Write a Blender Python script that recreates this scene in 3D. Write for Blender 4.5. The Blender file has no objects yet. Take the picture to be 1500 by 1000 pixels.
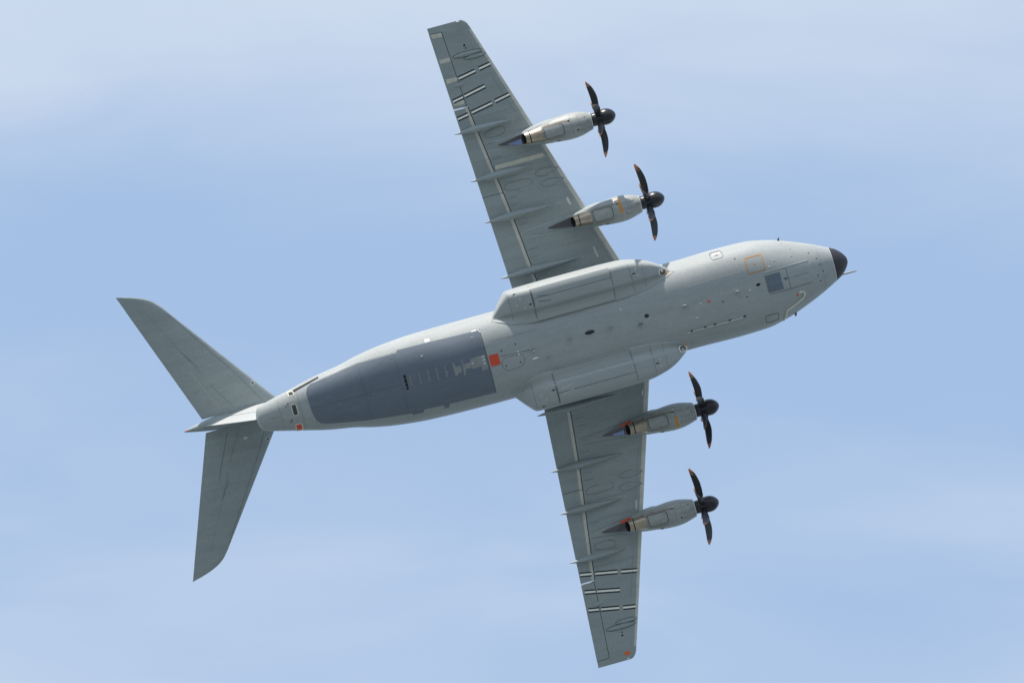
import bpy, bmesh, math, random
from mathutils import Vector, Matrix
random.seed(7)
scene = bpy.context.scene

# ------------------------------------------------------------------ camera, sky, sun, exposure
cam_data = bpy.data.cameras.new('camera')
cam = bpy.data.objects.new('camera', cam_data); scene.collection.objects.link(cam)
CAM_ELEV = math.radians(45)                      # the photographer looks up at 45 degrees
cam.location = (0, 0, 1.7); cam.rotation_euler = (math.pi / 2 + CAM_ELEV, 0, 0)
cam_data.lens = 281.77; cam_data.sensor_width = 36; cam_data.clip_start = .5; cam_data.clip_end = 100000
scene.camera = cam
scene.view_settings.view_transform = 'Standard'; scene.view_settings.look = 'None'
scene.view_settings.gamma = 1; scene.view_settings.use_curve_mapping = False
scene.view_settings.exposure = EXPOSURE = 0.3

# attitude of the aircraft against the line of sight (x forward, y port, z up), 511 m away
ATT = ((0.9580316, 0.2588063, -0.1229196), (-0.2649953, 0.9635063, -0.0367097), (0.1089424, 0.0677479, 0.9917367))
POS = (2.98126, -0.14850, 510.8942)              # right, down, away from the camera
flip = Matrix(((1, 0, 0, 0), (0, -1, 0, 0), (0, 0, -1, 0), (0, 0, 0, 1)))
att = Matrix([list(ATT[i]) + [POS[i]] for i in range(3)] + [[0, 0, 0, 1]])
cam_m = Matrix.Translation(cam.location) @ cam.rotation_euler.to_matrix().to_4x4()
CRAFT = cam_m @ flip @ att

# the sun stands off the starboard wing tip, above the plane of the wings
SUN_E = math.radians(9.5); SUN_AFT = math.radians(-.5)
sun_local = Vector((-math.sin(SUN_AFT) * math.cos(SUN_E), -math.cos(SUN_AFT) * math.cos(SUN_E), math.sin(SUN_E)))
sun_dir = (CRAFT.to_3x3() @ sun_local).normalized()
sun_data = bpy.data.lights.new('sun', 'SUN'); sun_data.energy = 4.2; sun_data.angle = math.radians(.53); sun_data.color = (1, .91, .825)
sun = bpy.data.objects.new('sun', sun_data); scene.collection.objects.link(sun)
sun.rotation_euler = sun_dir.to_track_quat('Z', 'Y').to_euler(); sun.location = (0, 0, 60)

CLOUD_SCALE = (4, 14, 14); CLOUD_LOC = (-24.44, 20.04, -12.49); CLOUD_LO, CLOUD_HI = .43, .75
world = bpy.data.worlds.new('World'); scene.world = world; world.use_nodes = True
nt = world.node_tree; nt.nodes.clear()
def wn(t, **k):
    n = nt.nodes.new(t)
    for a, b in k.items(): setattr(n, a, b)
    return n
sky = wn('ShaderNodeTexSky', sky_type='NISHITA', sun_disc=False)
sky.sun_elevation = math.asin(max(-1, min(1, sun_dir.z))); sky.sun_rotation = math.atan2(sun_dir.x, sun_dir.y)
sky.altitude = 100; sky.air_density = 1.0; sky.dust_density = 1.0; sky.ozone_density = 1.0
bg = wn('ShaderNodeBackground'); bg.inputs['Strength'].default_value = .15
K = 1 / 2 ** EXPOSURE
veil = wn('ShaderNodeBackground'); veil.inputs['Color'].default_value = (.540, .762, 1.085, 1); veil.inputs['Strength'].default_value = K   # thin high haze over the blue
cl = wn('ShaderNodeBackground'); cl.inputs['Color'].default_value = (.66, .745, .87, 1); cl.inputs['Strength'].default_value = K        # wisps of cirrus
mix0 = wn('ShaderNodeMixShader'); mix0.inputs[0].default_value = .52
mix = wn('ShaderNodeMixShader'); out = wn('ShaderNodeOutputWorld')
tc = wn('ShaderNodeTexCoord')
mp = wn('ShaderNodeMapping'); mp.inputs['Scale'].default_value = CLOUD_SCALE
mp.inputs['Location'].default_value = CLOUD_LOC
n1 = wn('ShaderNodeTexNoise'); n1.inputs['Scale'].default_value = 1.0; n1.inputs['Detail'].default_value = 2; n1.inputs['Roughness'].default_value = .45
n2 = wn('ShaderNodeTexNoise'); n2.inputs['Scale'].default_value = 5.0; n2.inputs['Detail'].default_value = 5; n2.inputs['Roughness'].default_value = .5
n2.inputs['Distortion'].default_value = .5
L = nt.links.new
L(tc.outputs['Generated'], mp.inputs['Vector']); L(mp.outputs[0], n1.inputs['Vector']); L(mp.outputs[0], n2.inputs['Vector'])
ad = wn('ShaderNodeMath', operation='MULTIPLY_ADD'); ad.inputs[1].default_value = .22
L(n2.outputs['Fac'], ad.inputs[0]); L(n1.outputs['Fac'], ad.inputs[2])
rm = wn('ShaderNodeMapRange', interpolation_type='SMOOTHSTEP'); rm.inputs['From Min'].default_value = CLOUD_LO; rm.inputs['From Max'].default_value = CLOUD_HI
rm.inputs['To Min'].default_value = .07; rm.inputs['To Max'].default_value = .82
L(ad.outputs[0], rm.inputs['Value'])
L(sky.outputs[0], bg.inputs['Color']); L(bg.outputs[0], mix0.inputs[1]); L(veil.outputs[0], mix0.inputs[2])
L(rm.outputs[0], mix.inputs[0]); L(mix0.outputs[0], mix.inputs[1]); L(cl.outputs[0], mix.inputs[2]); L(mix.outputs[0], out.inputs[0])


import math
def lerp_table(tab, x):
    if x <= tab[0][0]: return tab[0][1:]
    for a, b in zip(tab, tab[1:]):
        if x <= b[0]:
            t = (x - a[0]) / (b[0] - a[0])
            return tuple(a[i] + (b[i] - a[i]) * t for i in range(1, len(a)))
    return tab[-1][1:]
def smooth_table(tab, x):
    """monotone-ish Hermite interpolation of a table of (x, v1, v2, ...)"""
    n = len(tab)
    if x <= tab[0][0]: return tab[0][1:]
    if x >= tab[-1][0]: return tab[-1][1:]
    for i in range(n - 1):
        if x <= tab[i + 1][0]: break
    a, b = tab[i], tab[i + 1]
    h = b[0] - a[0]; t = (x - a[0]) / h
    out = []
    for k in range(1, len(a)):
        d = (b[k] - a[k]) / h
        def slope(j):
            if j <= 0 or j >= n - 1:
                j0, j1 = (0, 1) if j <= 0 else (n - 2, n - 1)
                return (tab[j1][k] - tab[j0][k]) / (tab[j1][0] - tab[j0][0])
            d0 = (tab[j][k] - tab[j-1][k]) / (tab[j][0] - tab[j-1][0])
            d1 = (tab[j+1][k] - tab[j][k]) / (tab[j+1][0] - tab[j][0])
            if d0 * d1 <= 0: return 0.0
            return 2 * d0 * d1 / (d0 + d1)
        m0, m1 = slope(i), slope(i + 1)
        t2, t3 = t * t, t * t * t
        out.append(a[k]*(2*t3-3*t2+1) + b[k]*(-2*t3+3*t2) + h*m0*(t3-2*t2+t) + h*m1*(t3-t2))
    return tuple(out)

# fuselage: x, half width, belly z, top z, exponent of the lower half section
FUS = [(-19.78, .02, 2.15, 2.70, 2.0), (-19.76, .30, 1.98, 2.85, 2.0), (-19.70, .52, 1.86, 2.95, 2.05), (-19.55, .76, 1.74, 3.05, 2.1),
       (-19.2, .88, 1.58, 3.12, 2.2), (-18.67, 1.02, 1.40, 3.15, 2.25), (-17.3, 1.35, 0.93, 3.15, 2.35), (-15.5, 1.78, .33, 3.12, 2.5),
       (-13.9, 2.05, -.22, 3.08, 2.6), (-12.8, 2.33, -.60, 3.05, 2.6), (-11.2, 2.60, -1.14, 3.0, 2.6), (-9.1, 2.78, -1.80, 2.95, 2.55),
       (-6.9, 2.83, -2.40, 2.9, 2.4), (-5.0, 2.84, -2.74, 2.9, 2.65), (-3.0, 2.84, -2.80, 2.9, 2.75), (8.5, 2.85, -2.80, 2.9, 2.95),
       (11.1, 2.90, -2.80, 2.88, 2.9), (13.0, 2.86, -2.76, 2.7, 2.7), (14.6, 2.56, -2.56, 2.2, 2.3), (16.0, 2.08, -2.22, 1.5, 2.0),
       (17.2, 1.58, -1.82, .85, 2.0), (18.17, 1.10, -1.45, .38, 2.0), (18.55, .90, -1.27, .17, 2.0), (18.85, .64, -1.06, -.06, 2.0),
       (19.05, .39, -.87, -.25, 2.0), (19.16, .19, -.72, -.40, 2.0), (19.2, .015, -.57, -.55, 2.0)]
def fus(x): return smooth_table(FUS, x)
def fus_section(x):
    w, zb, zt, n = fus(x)
    return w, zb, zt, n, zb + (zt - zb) * .47
def z_fus(x, y):
    w, zb, zt, n, zc = fus_section(x)
    q = min(abs(y) / w, .9995)
    return zc - (zc - zb) * (1 - q ** n) ** (1 / n)

# wing
def wing_le(y):
    y = abs(y); x = 6.60 - .324 * y
    if y > 20.74:
        t = min((y - 20.74) / .46, 1.0)
        x -= .34 * (1 - math.sqrt(max(0, 1 - t * t)))
    return x
def wing_te(y): return -1.56 - .0575 * abs(y)
def wing_zref(y): return 2.42 - .012 * abs(y)
def thick(c):
    c = min(max(c, 0), 1)
    return 5 * (.2969 * math.sqrt(c) - .126 * c - .3516 * c * c + .2843 * c ** 3 - .1036 * c ** 4)
def wing_t(y):
    a = .125 - .0015 * abs(y)
    if abs(y) > 20.6: a *= max(.5, 1 - ((abs(y) - 20.6) / .6) ** 2 * .5)
    return a
def wing_z(x, y, upper=False):
    le, te = wing_le(y), wing_te(y); ch = le - te; c = (le - x) / ch
    c = min(max(c, 0), 1)
    cam = .012 * math.sin(math.pi * c)
    t = thick(c) * wing_t(y)
    return wing_zref(y) + ch * (cam + (t * 1.15 if upper else -t * .85))
def z_wing(x, y): return wing_z(x, y)

# undercarriage fairing (starboard and port alike)
GEAR_IN = [(-4.12, 2.35), (-3.36, 2.02), (-2.7, 1.74), (-2.0, 1.61), (-1.2, 1.57), (1, 1.55), (4.1, 1.54), (5.9, 1.68), (6.6, 1.88), (7.4, 2.12), (7.98, 2.33)]
GEAR_OUT = [(-4.12, 2.37), (-3.86, 2.69), (-3.3, 3.38), (-2.85, 3.86), (-2.72, 3.94), (-2.1, 3.97), (0, 3.99), (3.5, 3.97), (4.9, 3.92), (5.65, 3.76), (6.3, 3.56), (6.9, 3.24), (7.5, 2.79), (7.98, 2.35)]
GEAR_K = [(-4.12, .12), (-3.3, .45), (-2.4, .82), (-1.3, 1), (3.9, 1), (5.5, .93), (6.6, .75), (7.4, .45), (7.98, .05)]
def gear_section(x):
    y1 = smooth_table(GEAR_IN, x)[0]; y3 = lerp_table(GEAR_OUT, x)[0]; k = smooth_table(GEAR_K, x)[0]
    W = y3 - y1; zf = z_fus(x, y1)
    zr = -1.55
    P = [(0, None), (.04, -2.72), (.22, -2.67), (.29, -2.72), (.38, -2.94), (.47, -2.99), (.66, -3.0), (.84, -2.94), (.94, -2.66), (.992, -2.0), (1, -1.2), (.975, -.5), (.86, .1), (.6, .5), (.2, .7)]
    out = []
    for f, z in P:
        if z is None: out.append((y1, zf + .04))
        else:
            z = zr + (z - zr) * k
            if f == .04: z = min(z, zf - .012)
            out.append((y1 + f * W, z))
    # never above the fuselage skin on the visible inner side
    res = []
    for i, (y, z) in enumerate(out):
        if 0 < i < 7: z = min(z, z_fus(x, y) - .012)
        res.append((y, z))
    return res
_gear_cache = {}
def gear_curve(x):
    """the section as a smooth curve (Catmull-Rom through the control points)"""
    key = round(x, 4)
    if key in _gear_cache: return _gear_cache[key]
    P = gear_section(x); out = []; n = len(P)
    for i in range(n - 1):
        p0, p1, p2, p3 = P[max(i - 1, 0)], P[i], P[i + 1], P[min(i + 2, n - 1)]
        for k in range(4):
            t = k / 4
            out.append(tuple(.5 * (2 * p1[j] + (p2[j] - p0[j]) * t + (2 * p0[j] - 5 * p1[j] + 4 * p2[j] - p3[j]) * t * t + (3 * p1[j] - p0[j] - 3 * p2[j] + p3[j]) * t ** 3) for j in (0, 1)))
    out.append(P[-1]); _gear_cache[key] = out
    return out
def z_gear(x, y):
    s = gear_curve(x)[:41]; y = abs(y)
    for a, b in zip(s, s[1:]):
        if a[0] <= y <= b[0] and b[0] > a[0]:
            t = (y - a[0]) / (b[0] - a[0]); return a[1] + (b[1] - a[1]) * t
    return s[0][1] if y < s[0][0] else s[40][1]

# tailplane
TPZ = 10.0
def tp_le(y):
    y = abs(y); x = -17.2 - .742 * y
    if y > 8.35:
        t = (y - 8.35) / 1.17
        x -= 1.42 * t * t * t + .25 * t
    return x
def tp_te(y): return -22.45 - .369 * abs(y)
def tp_z(x, y, upper=False):
    le, te = tp_le(y), tp_te(y); ch = max(le - te, .02); c = min(max((le - x) / ch, 0), 1)
    t = thick(c) * .105
    return TPZ + ch * t * (1 if upper else -1)
def z_tail(x, y): return tp_z(x, y)

# ------------------------------------------------------------------ materials
def mat(name, col, rough=.5, metal=0.0, var=.06, scale=(.35, 2.2, 2.2), spec=.5, coat=0.0, bump=0.0, fine=.045, streak=None):
    """painted or bare surface: a base colour with soft grime along the airflow and fine mottling"""
    m = bpy.data.materials.new(name); m.use_nodes = True
    t = m.node_tree; b = t.nodes['Principled BSDF']
    b.inputs['Roughness'].default_value = rough; b.inputs['Metallic'].default_value = metal
    b.inputs['Specular IOR Level'].default_value = spec
    co = t.nodes.new('ShaderNodeTexCoord'); mp = t.nodes.new('ShaderNodeMapping'); mp.inputs['Scale'].default_value = scale
    n = t.nodes.new('ShaderNodeTexNoise'); n.inputs['Scale'].default_value = 1.0; n.inputs['Detail'].default_value = 5; n.inputs['Roughness'].default_value = .6
    n2 = t.nodes.new('ShaderNodeTexNoise'); n2.inputs['Scale'].default_value = 7; n2.inputs['Detail'].default_value = 4
    t.links.new(co.outputs['Object'], mp.inputs[0]); t.links.new(mp.outputs[0], n.inputs['Vector']); t.links.new(co.outputs['Object'], n2.inputs['Vector'])
    def mr(src, amt):
        r = t.nodes.new('ShaderNodeMapRange'); r.inputs['From Min'].default_value = .3; r.inputs['From Max'].default_value = .7
        r.inputs['To Min'].default_value = 1 - amt; r.inputs['To Max'].default_value = 1 + amt; t.links.new(src, r.inputs['Value']); return r.outputs[0]
    mu = t.nodes.new('ShaderNodeMath'); mu.operation = 'MULTIPLY'
    t.links.new(mr(n.outputs['Fac'], var), mu.inputs[0]); t.links.new(mr(n2.outputs['Fac'], fine), mu.inputs[1])
    vm = t.nodes.new('ShaderNodeVectorMath'); vm.operation = 'SCALE'; vm.inputs[0].default_value = col
    t.links.new(mu.outputs[0], vm.inputs['Scale']); t.links.new(vm.outputs[0], b.inputs['Base Color'])
    if bump:
        bp = t.nodes.new('ShaderNodeBump'); bp.inputs['Strength'].default_value = bump; bp.inputs['Distance'].default_value = .02
        t.links.new(n2.outputs['Fac'], bp.inputs['Height']); t.links.new(bp.outputs[0], b.inputs['Normal'])
    return m
M = dict(
    hull=mat('light_grey_paint', (.36, .392, .39), .62, var=.06, spec=.35, fine=.06),
    wing=mat('wing_grey_paint', (.315, .36, .36), .6, var=.08, spec=.35, fine=.06),
    ramp=mat('blue_grey_paint', (.14, .175, .215), .5, var=.07),
    gear=mat('fairing_grey_paint', (.35, .382, .38), .62, var=.05),
    fin=mat('pale_fin_paint', (.43, .455, .45), .6, var=.05, spec=.3),
    cowl=mat('weathered_cowl_paint', (.335, .36, .345), .5, var=.16, scale=(1.2, 3.5, 3.5), fine=.09),
    bluereflect=mat('blue_reflection_tint', (.26, .35, .60), .3, metal=.8, var=.25, scale=(2, 3, 3)),  # blue reflection on the heat shield, painted as metal colour
    dome=mat('black_radome_paint', (.031, .031, .036), .5, var=.10),
    tan=mat('bare_tan_metal', (.58, .565, .50), .5, var=.12),
    patch=mat('bare_primer', (.60, .585, .50), .6, var=.12, scale=(2, 2, 2)),
    rampbare=mat('ramp_primer', (.27, .29, .29), .6, var=.15, scale=(3, 3, 3)),
    cream=mat('cream_paint', (.68, .66, .52), .55, var=.08),
    white=mat('white_paint', (.80, .80, .78), .5, var=.04),
    markwhite=mat('marking_white', (.93, .93, .84), .5, var=.05),
    black=mat('black_paint', (.022, .022, .03), .5, var=.05),
    orange=mat('orange_paint', (.60, .27, .05), .5, var=.08),
    red=mat('red_orange_paint', (.72, .075, .03), .45, var=.08),
    orangered=mat('orange_red_paint', (.78, .17, .05), .5, var=.08),
    seam=mat('panel_joint', (.11, .125, .125), .7, var=.15),
    softseam=mat('fine_panel_joint', (.19, .21, .21), .7, var=.15),
    pale=mat('pale_sealant', (.62, .64, .62), .6, var=.08),
    prop=mat('black_blade', (.018, .018, .022), .33, var=.2, scale=(1, 1, 1)),
    worn=mat('worn_blade_edge', (.11, .075, .055), .5, var=.3, scale=(4, 4, 4)),
    tip=mat('orange_blade_tip', (.33, .14, .055), .5, var=.15),
    spin=mat('black_spinner', (.020, .020, .027), .28, var=.1, scale=(1, 1, 1)),
    hot=mat('heat_stained_metal', (.47, .40, .31), .36, metal=.75, var=.22, scale=(3, 1, 1)),
    shield=mat('dark_heat_shield', (.13, .125, .13), .3, metal=.8, var=.25, scale=(1, 2, 2)),
    hole=mat('dark_cavity', (.012, .012, .014), .8, var=.1),
    glass=mat('dark_sensor_glass', (.06, .062, .065), .12, var=.1),
    stain=mat('brown_exhaust_stain', (.27, .225, .19), .6, var=.25, scale=(2, 5, 5)),
    lamp=mat('lamp_glass', (.13, .12, .09), .15, var=.2, scale=(6, 6, 6)),
)

# ------------------------------------------------------------------ helpers
def link(name, bm, m, parent, smooth=True, sharp=40, loc=None):
    bmesh.ops.recalc_face_normals(bm, faces=bm.faces)
    me = bpy.data.meshes.new(name)
    if smooth:
        lim = math.radians(sharp)
        for f in bm.faces: f.smooth = True
        for e in bm.edges:
            if len(e.link_faces) == 2 and e.calc_face_angle(0) > lim: e.smooth = False
    bm.to_mesh(me); bm.free()
    for mm in (m if isinstance(m, (list, tuple)) else [m]): me.materials.append(mm)
    o = bpy.data.objects.new(name, me); scene.collection.objects.link(o)
    if parent is not None: o.parent = parent
    if loc is not None: o.location = loc
    return o
def loft(bm, rings, close=True, cap=True, mi=0):
    vs = [[bm.verts.new(p) for p in r] for r in rings]
    n = len(vs[0])
    for a, b in zip(vs, vs[1:]):
        for i in range(n if close else n - 1):
            j = (i + 1) % n
            f = bm.faces.new((a[i], a[j], b[j], b[i])); f.material_index = mi
    if cap:
        for r in (vs[0], vs[-1]):
            try: f = bm.faces.new(r); f.material_index = mi
            except ValueError: pass
    return vs
def normal_at(zf, x, y):
    d = .01
    gx = (zf(x + d, y) - zf(x - d, y)) / (2 * d); gy = (zf(x, y + d) - zf(x, y - d)) / (2 * d)
    gx = max(-4, min(4, gx)); gy = max(-4, min(4, gy))
    return Vector((gx, gy, -1)).normalized()
def lift(zf, x, y, off): return Vector((x, y, zf(x, y))) + normal_at(zf, x, y) * off
def plate(name, outline, zf, off, m, parent, cell=.22, skirt=.03, bm=None, mi=0):
    """a panel that follows a lower surface: outline in plan, lifted off the skin, with its own edges"""
    own = bm is None
    if own: bm = bmesh.new()
    b = bmesh.new()
    b.faces.new([b.verts.new((x, y, 0)) for x, y in outline])
    xs = [p[0] for p in outline]; ys = [p[1] for p in outline]
    for axis, lo, hi in ((0, min(xs), max(xs)), (1, min(ys), max(ys))):
        n = int((hi - lo) / cell)
        for k in range(1, n + 1):
            v = lo + (hi - lo) * k / (n + 1)
            co = (v, 0, 0) if axis == 0 else (0, v, 0); no = (1, 0, 0) if axis == 0 else (0, 1, 0)
            bmesh.ops.bisect_plane(b, geom=b.verts[:] + b.edges[:] + b.faces[:], plane_co=co, plane_no=no)
    for v in b.verts: v.co = lift(zf, v.co.x, v.co.y, off)
    if skirt:
        be = [e for e in b.edges if len(e.link_faces) == 1]
        r = bmesh.ops.extrude_edge_only(b, edges=be)
        for v in [g for g in r['geom'] if isinstance(g, bmesh.types.BMVert)]: v.co.z += skirt + off
    for f in b.faces: f.material_index = mi
    tmp = bpy.data.meshes.new('tmp'); b.to_mesh(tmp); b.free(); bm.from_mesh(tmp); bpy.data.meshes.remove(tmp)
    return link(name, bm, m, parent) if own else bm
def resample(pts, step, closed=False):
    P = [Vector((p[0], p[1])) for p in pts]
    if closed: P = P + [P[0]]
    out = []
    for a, b in zip(P, P[1:]):
        n = max(1, int((b - a).length / step))
        out += [a + (b - a) * k / n for k in range(n)]
    if not closed: out.append(P[-1])
    return out
def ribbon(bm, pts, w, zf, off, closed=False, step=.2, mi=0):
    P = resample(pts, step, closed); n = len(P); rows = []
    for i, p in enumerate(P):
        a = P[i - 1] if (i or closed) else P[i]; b = P[(i + 1) % n] if (i < n - 1 or closed) else P[i]
        t = (b - a)
        if t.length < 1e-6: t = Vector((1, 0))
        t.normalize(); q = Vector((-t.y, t.x)) * w / 2
        rows.append((bm.verts.new(lift(zf, p.x + q.x, p.y + q.y, off)), bm.verts.new(lift(zf, p.x - q.x, p.y - q.y, off))))
    for i in range(n if closed else n - 1):
        a, b = rows[i], rows[(i + 1) % n]
        f = bm.faces.new((a[0], a[1], b[1], b[0])); f.material_index = mi
def seams(name, lines, zf, m, parent, off=.010):
    bm = bmesh.new()
    for l in lines:
        pts, w = l[0], l[1]; ribbon(bm, pts, w, zf, off, closed=len(l) > 2 and l[2])
    o = link(name, bm, m, parent)
    if len(lines) > 1: o['kind'] = 'stuff'       # hairline joints, too fine to pick apart
    return o
def ring_outline(name, pts, w, zf, m, parent, off=.008, depth=.03):
    """a closed painted or raised rim round an opening"""
    bm = bmesh.new(); ribbon(bm, pts, w, zf, off, closed=True, step=.06)
    return link(name, bm, m, parent)
def ellipse(cx, cy, a, b, rot=0, n=24):
    c, s = math.cos(rot), math.sin(rot)
    return [(cx + a * math.cos(t) * c - b * math.sin(t) * s, cy + a * math.cos(t) * s + b * math.sin(t) * c) for t in (2 * math.pi * k / n for k in range(n))]
def rrect(x0, x1, y0, y1, r, n=4):
    out = []
    for cx, cy, a in ((x1 - r, y1 - r, 0), (x0 + r, y1 - r, 90), (x0 + r, y0 + r, 180), (x1 - r, y0 + r, 270)):
        for k in range(n + 1):
            t = math.radians(a + 90 * k / n); out.append((cx + r * math.cos(t), cy + r * math.sin(t)))
    return out
def chaikin(p, it=2):
    for _ in range(it):
        q = []
        for i in range(len(p)):
            a, b = p[i], p[(i + 1) % len(p)]
            q += [(a[0] * .75 + b[0] * .25, a[1] * .75 + b[1] * .25), (a[0] * .25 + b[0] * .75, a[1] * .25 + b[1] * .75)]
        p = q
    return p
def mir(pts, s): return [(x, y * s) for x, y in pts]
def blob(name, x, y, zf, m, parent, a=.1, b=.05, h=.06, rot=0.0):
    """small streamlined bump standing proud of the skin"""
    bm = bmesh.new(); bmesh.ops.create_uvsphere(bm, u_segments=14, v_segments=8, radius=1)
    c, s = math.cos(rot), math.sin(rot)
    for v in bm.verts: v.co = (v.co.x * a * c - v.co.y * b * s, v.co.x * a * s + v.co.y * b * c, v.co.z * h)
    return link(name, bm, m, parent, loc=lift(zf, x, y, 0))
def fin_antenna(name, x, y, zf, m, parent, ln=.34, h=.28, t=.05):
    """swept blade aerial standing on the skin"""
    bm = bmesh.new(); base, top = [], []
    for k in range(12):
        a = 2 * math.pi * k / 12; base.append((ln / 2 * math.cos(a), t / 2 * math.sin(a), .03)); top.append((ln * .28 * math.cos(a) - .11, t * .3 * math.sin(a), -h))
    loft(bm, [base, top]); o = link(name, bm, m, parent, loc=lift(zf, x, y, 0))
    o.rotation_euler = Vector((0, 0, -1)).rotation_difference(normal_at(zf, x, y)).to_euler(); return o
def tube(bm, pts, r, seg=10):
    rings = []
    for i, p in enumerate(pts):
        t = (pts[min(i + 1, len(pts) - 1)] - pts[max(i - 1, 0)]).normalized()
        u = t.cross(Vector((0, 0, 1)))
        if u.length < 1e-3: u = Vector((0, 1, 0))
        u.normalize(); v = t.cross(u); rr = r(i / (len(pts) - 1)) if callable(r) else r
        rings.append([p + (u * math.cos(2 * math.pi * k / seg) + v * math.sin(2 * math.pi * k / seg)) * rr for k in range(seg)])
    loft(bm, rings)

# ------------------------------------------------------------------ ground under the photographer
bm = bmesh.new(); bmesh.ops.create_circle(bm, cap_ends=True, segments=96, radius=40000)
ground_m = bpy.data.materials.new('airfield_tarmac'); ground_m.use_nodes = True
t = ground_m.node_tree; b = t.nodes['Principled BSDF']; b.inputs['Roughness'].default_value = .9
co = t.nodes.new('ShaderNodeTexCoord'); n = t.nodes.new('ShaderNodeTexNoise'); n.inputs['Scale'].default_value = .02; n.inputs['Detail'].default_value = 8
r = t.nodes.new('ShaderNodeValToRGB'); r.color_ramp.elements[0].color = (.112, .138, .148, 1); r.color_ramp.elements[1].color = (.142, .166, .172, 1)
r.color_ramp.elements[0].position = .35; r.color_ramp.elements[1].position = .65
t.links.new(co.outputs['Object'], n.inputs['Vector']); t.links.new(n.outputs['Fac'], r.inputs[0]); t.links.new(r.outputs[0], b.inputs['Base Color'])
g = link('ground', bm, ground_m, None, smooth=False); g['kind'] = 'structure'

# ------------------------------------------------------------------ the aircraft
craft = bpy.data.objects.new('transport_aircraft', None); scene.collection.objects.link(craft)
craft.matrix_world = CRAFT; craft.empty_display_size = 5
craft['label'] = 'grey four-engined military transport plane with black propellers, banked against the blue sky, belly showing'
craft['category'] = 'aircraft'

# fuselage
def fus_ring(x, n=112):
    w, zb, zt, ex, zc = fus_section(x); out = []
    for k in range(n):
        a = 2 * math.pi * k / n; c, s = math.cos(a), math.sin(a)
        e = 2 / ex if s < 0 else 1.0
        y = w * (abs(c) ** e) * (1 if c >= 0 else -1)
        z = zc + (abs(s) ** e) * ((zt - zc) if s >= 0 else -(zc - zb))
        out.append((x, y, z))
    return out
RADOME_X = 18.17
xs = [-19.78, -19.77, -19.74, -19.70, -19.63, -19.55, -19.4, -19.2] + [-19 + .35 * k for k in range(1, 106)] + [18.0, RADOME_X]
xs = sorted(x for x in set(xs) if x <= RADOME_X)
bm = bmesh.new(); loft(bm, [fus_ring(x) for x in xs]); fuselage = link('fuselage', bm, M['hull'], craft)
bm = bmesh.new(); loft(bm, [fus_ring(RADOME_X + d) for d in (.012, .1, .2, .3, .38, .48, .58, .68, .76, .83, .88, .93, .97, 1.0, 1.02, 1.03)])
link('nose_cone', bm, M['dome'], craft)
F = z_fus
# light rim where the nose cone meets the fuselage
bm = bmesh.new()
for a in (0,):
    r0 = [Vector(p) for p in fus_ring(RADOME_X - .045)]; r1 = [Vector(p) for p in fus_ring(RADOME_X - .002)]
    for r_, x in ((r0, RADOME_X - .045), (r1, RADOME_X - .002)):
        w, zb, zt, ex, zc = fus_section(x)
        for p in r_: d = Vector((0, p.y, p.z - zc)).normalized(); p += d * .006
    loft(bm, [r0, r1], cap=False)
link('nose_cone_rim', bm, M['pale'], fuselage)
# refuelling probe
bm = bmesh.new(); P = [Vector((18.0, .93, 1.25)), Vector((18.5, .95, 1.55)), Vector((18.8, .96, 1.6)), Vector((19.5, .97, 1.6)), Vector((19.86, .98, 1.6)), Vector((19.93, .98, 1.6))]
tube(bm, P, lambda t: .06 if t < .7 else (.045 if t < .9 else .025)); link('refuelling_probe', bm, M['gear'], craft)

# nose: orange square, gear doors, hose, hatches, small aerials
sq = rrect(12.5, 13.63, -1.95, -.94, .08)
ring_outline('orange_square_mark', sq, .055, F, M['orange'], fuselage)
plate('access_panel', rrect(12.56, 13.57, -1.89, -1.0, .08), F, .004, M['hull'], fuselage)
plate('orange_triangle_mark', [(13.13, -1.46), (12.98, -1.52), (12.98, -1.38)], F, .010, M['orange'], fuselage, skirt=0)
for s in (-1, 1):
    plate('nose_gear_door', rrect(13.44, 14.47, min(s * .015, s * .56), max(s * .015, s * .56), .03), F, .014, M['ramp'], fuselage)
    plate('forward_gear_door', rrect(14.96, 16.45, min(s * .015, s * .64), max(s * .015, s * .64), .03), F, .008, M['hull'], fuselage)
seams('panel_joint', [([(13.45, -.73), (16.52, -.72)], .05), ([(13.5, .67), (16.41, .68)], .04), ([(14.93, -.66), (14.93, .66)], .035), ([(14.93, 0), (16.4, 0)], .025),
                      ], F, M['softseam'], fuselage)
seams('pale_edge', [([(13.45, -.78), (16.5, -.77)], .05), ([(8.36, -1.22), (11.93, -1.26)], .025)], F, M['pale'], fuselage)
blob('door_bracket', 14.76, -.05, F, M['seam'], fuselage, .16, .07, .05)
blob('drain_port', 12.91, -.14, F, M['hole'], fuselage, .15, .09, .03)
hose = [(14.12, 2.56), (14.22, 2.42), (14.37, 1.99), (14.55, 1.92), (14.97, 1.78), (15.3, 1.63), (15.55, 1.5), (15.72, 1.36), (15.76, 1.22), (15.69, 1.11), (15.55, 1.06), (15.38, 1.1)]
bm = bmesh.new(); tube(bm, [lift(F, p.x, p.y, .03) for p in resample(hose, .1)], .062); link('cream_hose', bm, M['cream'], fuselage)
blob('red_plug', 15.27, 1.19, F, M['red'], fuselage, .08, .07, .05)
ring_outline('hatch_joint', rrect(12.9, 13.78, 1.96, 2.42, .08), .04, F, M['seam'], fuselage)
ring_outline('hatch_joint', rrect(10.52, 11.32, -2.79, -2.38, .14), .035, F, M['seam'], fuselage)
plate('white_mark', [(10.68, -2.72), (11.2, -2.72), (11.2, -2.63), (10.68, -2.63)], F, .012, M['white'], fuselage, skirt=0)
plate('black_mark', [(10.82, -2.615), (11.04, -2.615), (11.04, -2.575), (10.82, -2.575)], F, .012, M['black'], fuselage, skirt=0)
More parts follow.
